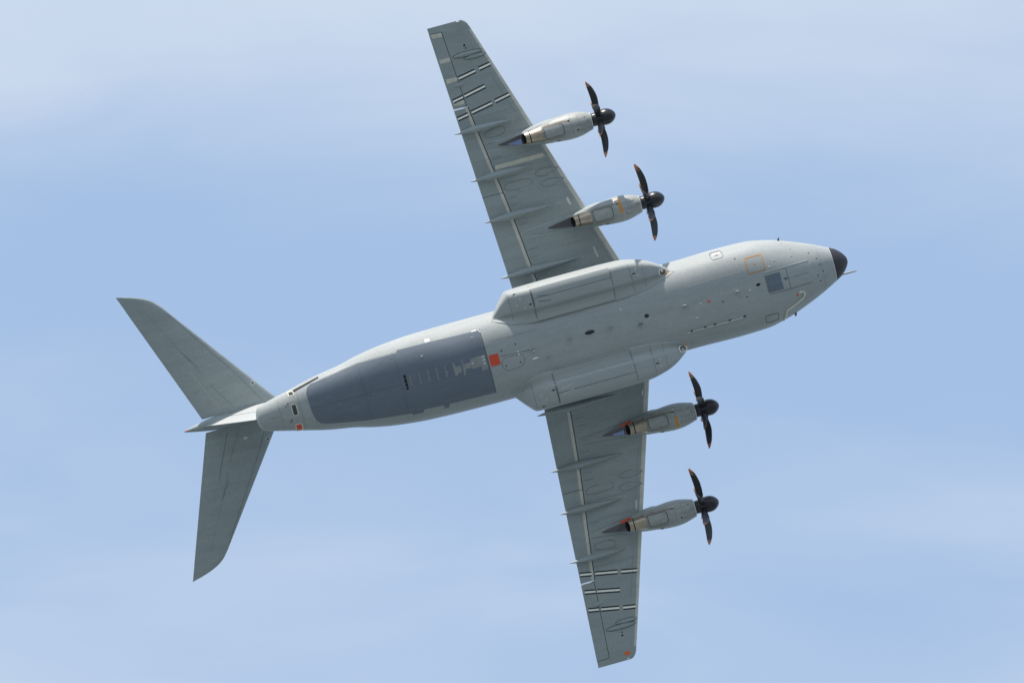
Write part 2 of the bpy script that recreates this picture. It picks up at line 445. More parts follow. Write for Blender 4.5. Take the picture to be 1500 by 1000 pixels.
bm = bmesh.new(); tube(bm, [lift(F, p.x, p.y, .05) for p in resample([(7.72, 1.615), (11.45, 1.615)], .3)], .028, 8); rod = link('wire_aerial', bm, M['pale'], fuselage)
for x in (8.05, 8.95, 9.6, 10.58, 11.58): blob('aerial_bracket', x, 1.58, F, M['black'], fuselage, .10, .055, .09)
for x, y, ln in ((8.03, -.14, .34), (11.53, -.12, .34), (5.0, .24, .36), (3.06, -.1, .32), (.36, -.08, .34), (-2.08, -.08, .34), (-1.24, .62, .30)):
    fin_antenna('blade_aerial', x, y, F, M['gear'] if ln < .35 else M['seam'], fuselage, ln, .3, .06)
blob('black_dome_aerial', 1.7, -.09, F, M['black'], fuselage, .33, .13, .07)
blob('round_port', 5.49, -.13, F, M['black'], fuselage, .15, .13, .03)
blob('red_beacon', 9.57, .03, F, M['red'], fuselage, .10, .07, .06)
for x, y in ((9.03, .03), (3.97, -.98), (-3.04, -.12), (-3.03, .06), (-2.05, .1), (12.3, .05)): blob('white_light', x, y, F, M['white'], fuselage, .055, .05, .04)
blob('white_scoop', -2.08, .59, F, M['white'], fuselage, .22, .06, .10)
blob('drain_mast', 8.58, .85, F, M['pale'], fuselage, .14, .04, .05)
for x, y in ((-3.08, -.62), (-3.06, .55), (-3.98, .55), (-4.05, -.45), (12.02, .41), (10.44, .31), (16.7, -1.15), (17.1, -.7), (16.9, .35), (17.3, .2), (17.2, -.25), (17.0, .75), (11.94, -2.09)):
    blob('drain_hole', x, y, F, M['hole'], fuselage, .05, .045, .015)
for x, y in ((15.2, -2.2), (15.6, -1.72)): blob('static_port', x, y, F, M['white'], fuselage, .07, .05, .02)
for x, y in ((14.3, -1.35), (13.9, -1.05), (15.5, -1.3)): blob('pale_port', x, y, F, M['pale'], fuselage, .09, .04, .015)
fin_antenna('blade_aerial', 15.2, -2.37, F, M['seam'], fuselage, .24, .17, .04); fin_antenna('blade_aerial', 15.04, 2.36, F, M['seam'], fuselage, .22, .18, .06); blob('white_light', 14.85, 2.38, F, M['white'], fuselage, .07, .06, .06)
ring_outline('oval_joint', chaikin([(-4.25, .05), (-3.11, .02), (-2.75, .2), (-2.75, .62), (-3.14, .88), (-4.2, .86)], 2), .035, F, M['softseam'], fuselage)
seams('panel_joint', [([(-4.2, -.13), (-2.3, -.03)], .035), ([(-4.6, -1.2), (-1.5, -1.15)], .018),
                      ([(17.3, -1.2), (17.3, 1.2)], .012)], F, M['softseam'], fuselage)
red = plate('red_access_panel', rrect(-4.91, -4.31, -.36, .34, .05), F, .03, M['red'], fuselage)
seams('red_panel_joint', [([(-4.58, -.3), (-4.58, .28)], .03)], F, M['tip'], fuselage, off=.034)
# dark window group at the tail
for pts, mt, nm in ((rrect(-17.5, -17.18, -1.24, -.98, .05), 'glass', 'tail_window'), (rrect(-17.55, -17.23, -.44, .28, .09), 'glass', 'tail_window'), (rrect(-17.57, -17.16, .86, 1.3, .06), 'red', 'red_tail_panel')):
    o = plate(nm, pts, F, .012, M[mt], fuselage, cell=.1); ring_outline('window_frame', pts, .06, F, M['cream'], fuselage, off=.018)
blob('black_dot', -17.36, 1.07, F, M['black'], fuselage, .05, .05, .025)
plate('shadow_line_strip', [(-17.2, -1.27), (-15.4, -1.72), (-15.4, -1.64), (-17.2, -1.14)], F, .012, M['hole'], fuselage, cell=.12)  # black strip paints the shadow line below the overhanging flank
for x, y in ((-17.7, -.58), (-17.85, -.45), (-17.72, .5), (-17.8, .62)): blob('tail_bracket', x, y, F, M['seam'], fuselage, .07, .05, .03)
seams('panel_joint', [([(-18.3, -.95), (-18.3, 1.0)], .02), ([(-17.0, -1.2), (-17.0, 1.2)], .02), ([(-19.0, .1), (-18.4, .1)], .02)], F, M['softseam'], fuselage)

# cargo ramp
ro = [(-5.03, -2.05), (-5.05, -1.0), (-5.07, 0), (-5.06, 1.0), (-5.05, 2.03), (-8.4, 1.98), (-10.35, 1.9), (-10.42, 1.98), (-13.3, 1.70), (-15.6, 1.30), (-16.02, 1.16), (-16.25, .9), (-16.36, .5), (-16.42, 0), (-16.42, -.9), (-16.3, -1.2), (-16.02, -1.40), (-15.5, -1.47), (-12.85, -1.93), (-10.36, -1.98), (-10.3, -2.12), (-8.4, -2.12)]
ramp = plate('cargo_ramp', ro, F, .02, M['ramp'], craft, cell=.3, skirt=.05)
R2 = lambda x, y: F(x, y) - .022
for pts in ([(-6.12, -.47), (-5.12, -.51), (-5.13, -.12), (-5.14, .44), (-5.53, .45), (-5.52, .18), (-6.09, .19), (-6.13, .09), (-6.52, .08), (-6.58, .44), (-6.68, .45), (-6.64, -.59), (-6.58, -.55), (-6.56, -.26), (-6.13, -.27)],
            [(-7.24, -.48), (-7.11, -.49), (-7.1, -.24), (-6.76, -.21), (-6.79, .22), (-7.08, .21), (-7.09, .34), (-7.23, .33)],
            [(-7.77, -.45), (-7.71, -.44), (-7.71, -.1), (-7.62, -.08), (-7.62, .02), (-7.7, .04), (-7.71, .31), (-7.77, .29)], [(-8.30, -.48), (-8.24, -.47), (-8.27, .35), (-8.33, .33)],
            [(-8.86, -.46), (-8.80, -.45), (-8.83, .32), (-8.88, .31)], [(-9.42, -.42), (-9.36, -.41), (-9.38, .29), (-9.43, .27)], [(-9.99, -.41), (-9.94, -.4), (-9.98, .23), (-10.03, .22)]):
    plate('bare_patch', pts, R2, .006, M['rampbare'], ramp, skirt=.02)
for y in (-.3, -.08, .14): plate('white_latch', rrect(-5.3, -5.16, y - .3 + .15, y - .3 + .25, .02) if False else rrect(-5.36, -5.18, y - .16, y - .06, .02), R2, .012, M['pale'], ramp, skirt=.02)
plate('white_latch', rrect(-6.08, -5.95, -.22, -.12, .02), R2, .012, M['pale'], ramp, skirt=.02)
plate('black_slot', [(-10.36, -.52), (-10.21, -.54), (-10.24, .44), (-10.37, .43)], R2, .006, M['hole'], ramp, skirt=.02)
for y in (-.3, .0, .25): blob('slot_rib', -10.29, y, R2, M['seam'], ramp, .06, .04, .02)
plate('white_mark', [(-5.52, -2.13), (-5.2, -2.14), (-5.2, -2.06), (-5.52, -2.05)], R2, .012, M['white'], ramp, skirt=.0)
seams('white_edge', [([(-5.1, -2.12), (-5.0, -1.92)], .045)], R2, M['white'], ramp)
blob('white_dot', -8.92, -1.4, R2, M['white'], ramp, .055, .055, .02); blob('white_dot', -5.6, -1.72, R2, M['pale'], ramp, .05, .05, .02)
for x, y in ((-12.4, .15), (-13.6, -.05), (-15.2, -.35), (-10.8, -1.75), (-14.6, .25)): blob('white_dot', x, y, R2, M['rampbare'], ramp, .045, .04, .015)
plate('hinge_cover', [(-8.46, -2.36), (-8.13, -2.33), (-8.15, -2.13), (-8.49, -2.13)], F, .016, M['pale'], fuselage)
plate('hinge_cover', [(-8.35, 1.96), (-8.0, 1.98), (-8.05, 2.2), (-8.35, 2.2)], F, .016, M['ramp'], fuselage)
plate('hinge_cover', [(-10.4, 1.92), (-9.6, 1.95), (-9.7, 2.12), (-10.35, 2.1)], F, .016, M['ramp'], fuselage)
seams('ramp_edge', [([(-5.01, -2.1), (-5.035, 0), (-5.02, 2.08)], .05)], F, M['seam'], fuselage)
seams('ramp_joint', [([(-10.6, -1.9), (-10.6, 1.85)], .012), ([(-12.9, -1.8), (-12.9, 1.7)], .015), ([(-10.6, 0), (-16.3, .1)], .015)], R2, M['seam'], ramp)
seams('pale_edge', [([(-15.4, -1.58), (-12.85, -2.03), (-10.36, -2.1)], .03)], F, M['pale'], fuselage)

# undercarriage fairings, one each side
def gear_poly(x, s): return [(x, y * s, z) for y, z in gear_curve(x)]
GX = [-4.12, -4.0, -3.86, -3.6, -3.3, -3.05, -2.86, -2.76, -2.68, -2.5, -2.3, -2.0, -1.6] + [-1.3 + .4 * k for k in range(14)] + [4.3, 4.7, 5.1, 5.45, 5.8, 6.15, 6.5, 6.8, 7.1, 7.35, 7.55, 7.75, 7.9, 7.98]
for s in (-1, 1):
    bm = bmesh.new(); loft(bm, [gear_poly(x, s) for x in GX], close=False, cap=False)
    gf = link('landing_gear_fairing', bm, M['gear'], craft, sharp=50)
    G = z_gear
    for y0, y1 in ((2.52, 3.07), (3.12, 3.72)): plate('gear_door', mir(rrect(-1.24, 3.86, y0, y1, .03), s), G, .022, M['gear'], gf, cell=.3)
    plate('gear_door', mir(rrect(-1.24, 3.84, 1.66, 2.28, .03), s), G, .020, M['gear'], gf, cell=.3)
    seams('panel_joint', [(mir([(-1.22, 3.09), (3.9, 3.10)], s), .045), (mir([(-1.3, 1.62), (-1.29, 2.4), (-1.29, 3.9)], s), .05), (mir([(3.88, 1.6), (3.9, 2.4), (3.92, 3.8)], s), .035),
                          (mir([(-1.24, 1.63), (3.84, 1.62)], s), .028), (mir([(-2.75, 2.0), (-2.75, 3.7)], s), .018), (mir([(5.2, 1.75), (5.15, 3.6)], s), .025), (mir([(6.0, 1.9), (6.0, 3.4)], s), .015)], G, M['softseam'], gf, off=.014)
    seams('dark_joint', [(mir([(-1.295, 2.45), (-1.3, 3.9)], s), .085)], G, M['seam'], gf, off=.016)
    for x, y in ((-2.3, 3.68), (-1.5, 2.82), (5.35, 2.95)): blob('drain_slot', x, y * s, G, M['hole'], gf, .13, .04, .015)
    for x, y in ((-2.35, 2.95), (-2.05, 3.3), (-1.9, 2.62), (5.6, 2.75), (5.55, 3.2)): blob('pale_port', x, y * s, G, M['patch'], gf, .05, .045, .015)
    for x, y in ((-1.0, 3.2), (-1.0, 2.85)): seams('scuff', [(mir([(x, y), (x + .35, y - .03), (x + .8, y - .12)], s), .035)], G, M['pale'] if s > 0 else M['seam'], gf, off=.03)
    lo = mir(chaikin([(7.02, 2.36), (7.42, 2.33), (7.52, 2.55), (7.42, 2.70), (7.08, 2.73), (6.97, 2.55)], 2), s)
    plate('landing_light', lo, G, .015, M['lamp'], gf, cell=.12); ring_outline('light_rim', lo, .075, G, M['white'], gf, off=.035)
    blob('light_bulb', 7.2, 2.58 * s, G, M['cream'], gf, .10, .06, .05)
    seams('orange_mark', [(mir([(7.60, 2.20), (7.54, 2.38)], s), .13)], G, M['orange'], gf, off=.03)
    if s < 0: seams('orange_mark', [(mir([(7.58, 2.52), (7.47, 2.74)], s), .12)], G, M['orange'], gf, off=.03)

# wings
HINGE = [(2.0, .1), (2.8, .02), (3.75, -.09), (6.3, -.33), (8.62, -.57), (10.45, -.81), (13, -1.15), (15.72, -1.5), (15.721, -1.57), (17.7, -1.70), (20.75, -1.90), (20.751, -1.95)]
def hinge(y): return lerp_table(HINGE, abs(y))[0]
CB = [(1 - math.cos(math.pi * k / 22)) / 2 for k in range(23)]
def wing_ring(y, s, xa, xb):
    """section between two x stations (xa front, xb rear): lower skin rear to front, then upper skin front to rear"""
    out = []
    for c in reversed(CB): x = xa + (xb - xa) * c; out.append((x, y * s, wing_z(x, y)))
    for c in CB[1:] if abs(xa - wing_le(y)) < 1e-6 else CB: x = xa + (xb - xa) * c; out.append((x, y * s, wing_z(x, y, True)))
    return out
def span(a, b, n): return [a + (b - a) * k / n for k in range(n + 1)]
FAIR = [(4.56, -2.40, 3.12, .285), (8.27, -2.47, 2.49, .275), (11.04, -2.63, 1.73, .26), (14.22, -2.85, 1.10, .235)]
wings = {}
for s in (-1, 1):
    ys = span(1.5, 15.72, 34) + [15.7215] + span(16, 20.35, 14) + [20.5, 20.62, 20.75, 20.7515, 20.85, 20.95, 21.03, 21.1, 21.15, 21.18, 21.195]
    rings = [wing_ring(y, s, wing_le(y), hinge(y) if y < 20.751 else wing_te(y) + .01) for y in ys]
    bm = bmesh.new(); loft(bm, rings); w = link('wing', bm, M['wing'], craft, sharp=30); wings[s] = w
    W = lambda x, y: wing_z(x, y)
    # flaps, aileron, with the dark slot ahead of them
    for nm, y0, y1, g in (('flap', 2.6, 9.838, .055), ('flap', 9.842, 15.68, .055), ('aileron', 15.78, 20.748, .035)):
        bm = bmesh.new(); loft(bm, [wing_ring(y, s, hinge(y) - g, wing_te(y)) for y in span(y0, y1, 16)])
        fl = link(nm, bm, M['wing'], w, sharp=30)
        if nm == 'flap':
            def strip_outline(a, b, n=10): return [(hinge(y) - g, y * s) for y in span(a, b, n)] + [(hinge(y) - g - .205, y * s) for y in reversed(span(a, b, n))]
            edges = [y0 + .02] + [f[0] for f in FAIR if y0 < f[0] < y1] + [y1 - .02]
            for a, b in zip(edges, edges[1:]):
                plate('flap_edge_strip', strip_outline(a, b), W, .006, M['tan'], w, cell=.5, skirt=.01)
    seams('aileron_end', [(mir([(hinge(20.74), 20.75), (wing_te(20.75) + .03, 20.78)], s), .035)], W, M['seam'], w)
    seams('flap_gap', [(mir([(hinge(9.84) - .08, 9.84), (wing_te(9.84) + .02, 9.84)], s), .04)], W, M['seam'], w)
    for y0, y1 in ((2.0, 15.7), (15.74, 20.73)):
        bm = bmesh.new(); loft(bm, [[(hinge(y) + .12, y * s, wing_z(hinge(y) + .12, y, True) - .02), (hinge(y) - .25, y * s, wing_z(hinge(y) - .25, y, True) - .02), (hinge(y) - .25, y * s, wing_z(hinge(y) - .25, y, True) - .06), (hinge(y) + .12, y * s, wing_z(hinge(y) + .12, y, True) - .06)] for y in span(y0, y1, 20)])
        link('flap_shroud', bm, M['hole'], w)
    # bare metal leading edge, in lengths between the nacelles
    for a, b in ((2.6, 6.4), (7.45, 12.3), (13.45, 16.2), (16.22, 20.45)):
        bm = bmesh.new(); rings = []
        for y in span(a, b, 12):
            le = wing_le(y); wd = .40 - .0115 * y; r_ = []
            for c, up in [(.10, 1), (.05, 1), (.02, 1), (.006, 1), (0, 0), (.004, 0), (.012, 0), (.03, 0), (.06, 0), (.12, 0), (.2, 0), (.35, 0), (.5, 0), (.7, 0), (1, 0)]:
                x = le - c * wd; z = wing_z(x, y, bool(up))
                r_.append(Vector((x + (.006 if c < .03 else 0), y * s, z + (.006 if up else -.006))))
            rings.append(r_ + [Vector((le - wd, y * s, wing_z(le - wd, y) + .02))])
        loft(bm, rings, close=False, cap=False); link('leading_edge', bm, M['tan'], w)
    # flap track fairings: slim canoes slung under the flaps
    for fy, x0, x1, hw in FAIR:
        bm = bmesh.new(); rings = []
        for t in [0, .015, .04, .08, .14, .2, .28, .36, .45, .55, .65, .74, .82, .89, .94, .975, 1]:
            x = x0 + (x1 - x0) * t
            k = min(1, (t / .34)) ** .75 if t < .34 else (1 - ((t - .34) / .66) ** 1.9)
            k = max(k, .012); a = hw * .92 * k; d = .60 * k
            base = wing_z(max(x, wing_te(fy) + .03), fy) + .02
            if x < wing_te(fy): base += .0
            r_ = []
            for q in range(17):
                an = math.pi * q / 16; r_.append((x, (fy + a * math.cos(an)) * s, base - d * math.sin(an) ** .85))
            top = .10 * k if x < wing_te(fy) + .2 else .0
            r_ += [(x, (fy - a * .6) * s, base + top + .03 * k), (x, (fy + a * .6) * s, base + top + .03 * k)]
            rings.append(r_)
        loft(bm, rings); link('flap_track_fairing', bm, M['wing'], w, sharp=60)
        seams('fairing_sealant', [([(x1 + .1, fy * s), (x1 - .9, (fy - hw * .62) * s), (x1 - 2.2, (fy - hw * 1.0) * s)], .025)], W, M['pale'], w)
    # black and white check stripes
    def stripe(pts, wd=.30):
        (xa, ya), (xb, yb) = pts
        d = Vector((xb - xa, yb - ya)).normalized(); q = Vector((-d.y, d.x))
        for o_, ww, mm, nm in ((-.110, .095, 'black', 'black_stripe'), (.0, .125, 'markwhite', 'white_stripe'), (.110, .095, 'black', 'black_stripe')):
            c0 = Vector((xa, ya)) + q * o_; c1 = Vector((xb, yb)) + q * o_; h = q * ww / 2
            plate(nm, mir([tuple(c0 - h), tuple(c1 - h), tuple(c1 + h), tuple(c0 + h)], s), W, .007, M[mm], w, cell=.3, skirt=.01)
    for pr in [q for q in (((-2.36, 15.11), (-1.62, 15.24)), ((-1.40, 15.29), (.02, 15.55)), ((.24, 15.60), (1.34, 15.81)), ((-2.36, 16.27), (-1.66, 16.40)), ((-1.57, 16.42), (-.13, 16.71)), ((-2.42, 17.45), (-1.74, 17.57)), ((-1.63, 17.60), (-.48, 17.81)), ((-.22, 17.87), (.67, 18.02))) if s > 0 or q[0][0] != -2.42]: stripe(pr)
    # access panels, tank covers, little pods
    def oval(pts, nm='access_panel', rim='pale', it=2):
        o_ = mir(chaikin(pts, it), s); plate(nm, o_, W, .012, M['wing'], w, cell=.3)
        bm = bmesh.new(); ribbon(bm, o_, .036, W, .016, closed=True, step=.1); link('panel_joint', bm, M['softseam'], w)
        k = len(o_); bm = bmesh.new(); ribbon(bm, [(x - .03, y - s * .035) for x, y in o_[k // 4: 3 * k // 4]], .03, W, .008, step=.1); link('panel_sealant', bm, M[rim], w)
    oval([(1.45, 10.42), (1.75, 10.22), (2.3, 10.18), (3.12, 10.47), (2.9, 10.52), (2.3, 10.66), (1.75, 10.66)]); oval([(1.67, 9.68), (2.0, 9.47), (2.5, 9.45), (3.34, 9.72), (3.1, 9.78), (2.5, 9.92), (1.95, 9.9)])
    oval([(-.62, 10.08), (-.5, 9.9), (.1, 9.8), (1.05, 9.82), (1.2, 9.98), (1.15, 10.25), (.7, 10.33), (-.2, 10.34), (-.6, 10.25)], it=1)
    oval([(-1.0, 13.62), (-.85, 13.45), (-.1, 13.42), (.3, 13.52), (.42, 13.75), (.25, 13.97), (-.3, 13.97), (-.9, 13.82)], rim='softseam', it=1)
    for x0, x1, y, hw, d in ((-1.66, .28, 19.0, .155, .13), (-.97, .45, 18.73, .13, .10), (-2.12, -1.3, 17.2, .14, .07)):
        bm = bmesh.new(); rings = []
        for t in [0, .02, .07, .15, .27, .4, .55, .7, .82, .91, .97, 1]:
            x = x0 + (x1 - x0) * t; k = max(.03, (4 * t * (1 - t)) ** .62)
            rings.append([(x, (y + hw * k * math.cos(math.pi * q / 12)) * s, wing_z(x, y) + .02 - (d + .02) * k * math.sin(math.pi * q / 12)) for q in range(13)])
        loft(bm, rings, close=False, cap=False); link('wing_pod', bm, M['wing'], w)
        if d > .08: ring_outline('pod_joint', mir(ellipse((x0 + x1) / 2, y, (x1 - x0) / 2 + .03, hw + .02), s), .035, W, M['seam'], w)
    for x, y, r_ in ((-.74, 19.57, .07), (-.70, 19.37, .05)): blob('fuel_vent', x, y * s, W, M['hole'], w, r_, r_, .015)
    lines = [(mir([(-1.5, y), (-.9 + .02 * y, y + .1)], s), .03) for y in (8.95, 9.15, 7.6, 5.3, 5.9, 6.45)] + [(mir([(-.9, 12.1), (-.35, 12.2)], s), .03), (mir([(-.75, 7.7), (.0, 7.8)], s), .03)]
    lines = [(mir([(hinge(y) + .12, y), (hinge(y) + .75, y + .03)], s), .03) for y in (4.05, 5.35, 5.85, 7.55, 8.9, 9.35, 12.1, 13.05)]
    lines += [(mir([(wing_le(y) - .55, y), (wing_le(y + 3.2) - .55, y + 3.2)], s), .015) for y in (2.9, 8.2, 14.0)]
    for y in (5.6, 10.75, 12.0, 14.9): lines.append((mir([(hinge(y) + .1, y), (wing_le(y) - .5, y)], s), .014))
    
    seams('panel_joint', lines, W, M['softseam'], w)
    if s < 0:
        for q in ([(-2.66, 20.77), (-1.95, 20.73), (-1.97, 20.45), (-2.60, 20.49)], [(-2.55, 19.07), (-1.84, 19.06), (-1.84, 18.79), (-2.53, 18.81)], [(-2.46, 17.76), (-1.8, 17.75), (-1.7, 17.66), (-1.74, 17.5), (-2.43, 17.46)], [(-2.38, 16.23), (-1.70, 16.22), (-1.66, 16.08), (-1.72, 15.95), (-2.36, 15.97)]):
            plate('primer_patch', mir(q, s), W, .006, M['patch'], w, skirt=.01)
        plate('primer_patch', mir([(-.82, 11.63), (2.34, 11.63), (2.45, 11.36), (-.86, 11.35)], s), W, .006, M['patch'], w, skirt=.01)
    else:
        plate('orange_patch', ellipse(-.72, 20.76, .20, .14), W, .008, M['orangered'], w)
    plate('pale_mark', mir([(2.35, 11.4), (2.44, 11.43), (2.28, 12.02), (2.19, 12.0)], s), W, .007, M['pale'], w, skirt=.01) if s > 0 else None
    if s < 0:
        plate('pale_mark', mir([(3.03, 8.47), (3.19, 8.48), (3.29, 7.97), (3.14, 7.96)], s), W, .007, M['pale'], w, skirt=.01)
        plate('pale_mark', mir([(3.88, 4.98), (4.0, 4.98), (4.11, 4.27), (4.01, 4.26)], s), W, .007, M['pale'], w, skirt=.01)
    else:
        plate('pale_mark', [(4.48, 5.04), (4.60, 4.73), (4.66, 4.77), (4.54, 5.07)], W, .007, M['white'], w, skirt=.01)
    # kink of the outer flap end and wing tip light
    blob('tip_light', -.75, 21.12 * s, W, M['pale'], w, .12, .05, .06)
    seams('white_flap_end', [(mir([(-2.46, 15.73), (-2.0, 15.76), (-1.75, 15.74)], s), .05)], W, M['white'], w, off=.012)

# wing centre box and root fairing over the fuselage
bm = bmesh.new(); rings = []
for x, k in ((-4.6, .03), (-4.0, .35), (-3, .65), (-1.5, .9), (1, 1), (4, 1), (6, .92), (7.2, .7), (8.2, .35), (8.8, .05)):
    rings.append([(x, (2.2 + .5 * k) * math.cos(math.pi * q / 16), 2.0 + 1.35 * k * math.sin(math.pi * q / 16)) for q in range(17)])
loft(bm, rings, close=False, cap=False); link('wing_root_fairing', bm, M['hull'], craft)

# engines; the thrust line droops slightly
DROOP = math.radians(6.9)
NAC = [(-3.42, .50), (-3.3, .53), (-2.8, .68), (-2.4, .755), (-2, .805), (-1.45, .84), (-1.0, .815), (-.6, .74), (-.3, .655), (-.12, .60), (-.03, .56), (0, .53), (.004, .47)]
def nac_r(x): return smooth_table(NAC, x)[0]
def z_nac(x, y):
    r_ = nac_r(x); q = min(abs(y) / r_, .995); return -1.06 * r_ * math.sqrt(1 - q * q)
def blade_mesh(hand):
    bm = bmesh.new(); rings = []; mats = []
    for t in [0, .03, .08, .14, .2, .28, .36, .45, .55, .64, .73, .8, .86, .91, .95, .98, 1]:
        r_ = .34 + (2.665 - .34) * t
        ch = lerp_table([(0, .24), (.08, .25), (.2, .40), (.4, .50), (.6, .495), (.8, .40), (.92, .26), (.97, .16), (1, .05)], t)[0]
        beta = math.radians(lerp_table([(0, 74), (.3, 66), (.6, 57), (1, 50)], t)[0])
        ax = lerp_table([(0, 0), (.25, .05), (.5, .06), (.75, -.03), (.9, -.12), (1, -.20)], t)[0]
        th = lerp_table([(0, .20), (.1, .13), (.3, .07), (1, .02)], t)[0]
        sweep = lerp_table([(0, 0), (.4, .05), (.7, .02), (1, -.10)], t)[0]
        ring = []
        for k in range(14):
            a = 2 * math.pi * k / 14; u = math.cos(a) * ch / 2; v = math.sin(a) * th / 2 * (1 + .4 * math.cos(a))
            ring.append((ax + u * math.sin(beta) - v * math.cos(beta), hand * (sweep + u * math.cos(beta) + v * math.sin(beta)), r_))
        rings.append(ring); mats.append(t)
    vs = loft(bm, rings)
    for f in bm.faces:
        c = f.calc_center_median(); t = (c.z - .34) / 2.325
        if t > .87: f.material_index = 1
    bmesh.ops.recalc_face_normals(bm, faces=bm.faces)
    me = bpy.data.meshes.new('propeller_blade')
    for f in bm.faces: f.smooth = True
    bm.to_mesh(me); bm.free()
    for k in ('prop', 'tip', 'worn'): me.materials.append(M[k])
    return me
BLADE = {1: blade_mesh(1), -1: blade_mesh(-1)}
def wing_bottom_local(ex, ey, ez): return lambda x: wing_z(ex + x, ey) - ez
for ex, ey, ez, hand, phase, inner in ((5.79, -12.83, 1.36, 1, 0, 0), (7.47, -6.88, 1.46, -1, -2.0, 1), (7.42, 6.88, 1.46, 1, -1.2, 1), (5.79, 12.85, 1.36, -1, .8, 0)):
    bm = bmesh.new(); rings = []
    for x in [-3.42, -3.36, -3.25, -3.0, -2.8, -2.5, -2.2, -1.9, -1.6, -1.3, -1.0, -.8, -.6, -.45, -.3, -.2, -.12, -.06, -.02, 0, .004]:
        r_ = nac_r(x); rings.append([(x, r_ * math.cos(2 * math.pi * k / 56), r_ * (1.06 if math.sin(2 * math.pi * k / 56) < 0 else 1.16) * math.sin(2 * math.pi * k / 56)) for k in range(56)])
    loft(bm, rings); nac = link('engine_nacelle', bm, M['cowl'], craft, loc=(ex, ey, ez), sharp=35)
    # pylon and heat shield behind the nacelle
    wb = wing_bottom_local(ex, ey, ez); bm = bmesh.new(); rings = []
    for x, hw, zb in ((-2.0, .60, -.1), (-2.6, .66, -.02), (-3.1, .62, .10), (-3.6, .54, .16), (-4.2, .48, .25), (-4.8, .36, None), (-5.5, .19, None), (-6.2, .02, None)):
        low = zb if zb is not None else wb(x) - (.36 if x == -4.8 else .2 if x == -5.5 else .03)
        top = (wb(x) + .15) if ex + x < wing_le(ey) - .3 else min(.75, .55 + (-2.0 - x) * .2)
        rings.append([(x, -hw, low + .10), (x, -hw * .8, low), (x, hw * .8, low), (x, hw, low + .10), (x, hw * 1.12 + .03, top), (x, -hw * 1.12 - .03, top)])
    vs = loft(bm, rings); bm.faces.ensure_lookup_table()
    link('engine_pylon', bm, M['wing'], nac, sharp=25)
    bm = bmesh.new(); rows = []
    for x, hw, zb in ((-3.5, .5, .13), (-4.2, .47, .25), (-4.8, .35, None), (-5.5, .18, None), (-6.17, .012, None)):
        low = (zb if zb is not None else wb(x) - (.36 if x == -4.8 else .2 if x == -5.5 else .03)) - .006
        rows.append([(x, -hw * .8, low), (x, hw * .8, low), (x, hw * .78, low + .012), (x, -hw * .78, low + .012)])
    loft(bm, rows); link('heat_shield', bm, M['shield'], nac, sharp=25)
    # exhaust: heat-stained pipe, lip and dark mouth cut on a slant
    zc = -.10; bm = bmesh.new(); rings = []
    for x, r_ in ((-3.30, .50), (-3.42, .485), (-3.7, .44), (-4.0, .395), (-4.05, .39)): rings.append([(x, r_ * math.cos(2 * math.pi * k / 40), zc - .02 + r_ * math.sin(2 * math.pi * k / 40)) for k in range(40)])
    loft(bm, rings, cap=False); link('exhaust_pipe', bm, M['hot'], nac)
    def slant(x, z, r_): return x - .10 * (z / r_ + 1)
    bm = bmesh.new(); rings = []
    for x, r_, sl in ((-4.02, .36, 0), (-4.115, .365, 0), (-4.12, .40, 0), (-4.16, .40, 0), (-4.36, .372, 1), (-4.37, .345, 1), (-4.2, .34, 0), (-3.6, .33, 0)):
        rings.append([((slant(x, r_ * math.sin(2 * math.pi * k / 40), r_) if sl else x), r_ * math.cos(2 * math.pi * k / 40), zc - .02 + r_ * math.sin(2 * math.pi * k / 40)) for k in range(40)])
    loft(bm, rings, cap=False)
    for f in bm.faces:
        if f.calc_center_median().x > -4.10 or (Vector((0, f.calc_center_median().y, f.calc_center_median().z - zc + .02)).length < .352): f.material_index = 1
    link('exhaust_nozzle', bm, [M['hot'], M['hole']], nac)
    # hub, spinner and eight blades
    bm = bmesh.new(); rings = []
    for x, r_ in ((.008, .40), (.06, .42), (.2, .43), (.5, .45), (.70, .50), (.88, .53), (1.05, .525), (1.2, .49), (1.32, .435), (1.43, .355), (1.52, .265), (1.58, .175), (1.615, .09), (1.63, .01)):
        rings.append([(x, r_ * math.cos(2 * math.pi * k / 48), r_ * math.sin(2 * math.pi * k / 48)) for k in range(48)])
    loft(bm, rings); sp = link('spinner', bm, M['spin'], nac); sp.rotation_euler = (0, DROOP, 0)
    for k in range(8):
        o = bpy.data.objects.new('propeller_blade', BLADE[hand]); scene.collection.objects.link(o); o.parent = nac
        o.matrix_local = Matrix.Rotation(DROOP, 4, 'Y') @ Matrix.Translation((.50, 0, 0)) @ Matrix.Rotation(math.radians(90 - (22.5 + 2.1 * hand + phase) + 45 * k), 4, 'X')
    bm = bmesh.new(); rings = []
    for x, r_ in ((-.05, .578), (-.05, .588), (.012, .548), (.012, .50)): rings.append([(x, r_ * math.cos(2 * math.pi * k / 48), 1.06 * r_ * math.sin(2 * math.pi * k / 48)) for k in range(48)])
    loft(bm, rings, cap=False); link('nacelle_rim', bm, M['pale'], nac)
    # access panel with its brown streak, markings
    N = z_nac
    pn = rrect(-3.12, -1.95, -.34, .34, .14); plate('access_panel', pn, N, .035, M['cowl'], nac, cell=.12)
    ring_outline('panel_joint', rrect(-3.15, -1.92, -.37, .37, .15), .05, N, M['seam'], nac, off=.012)
    st = [(-3.3, -.30), (-2.9, -.40), (-2.4, -.47), (-1.9, -.46), (-1.55, -.40)]
    bm = bmesh.new(); P = resample(st, .08)
    for i in range(len(P) - 1): pass
    ribbon(bm, st, .085, N, .007, step=.08); link('exhaust_streak', bm, M['stain'], nac)
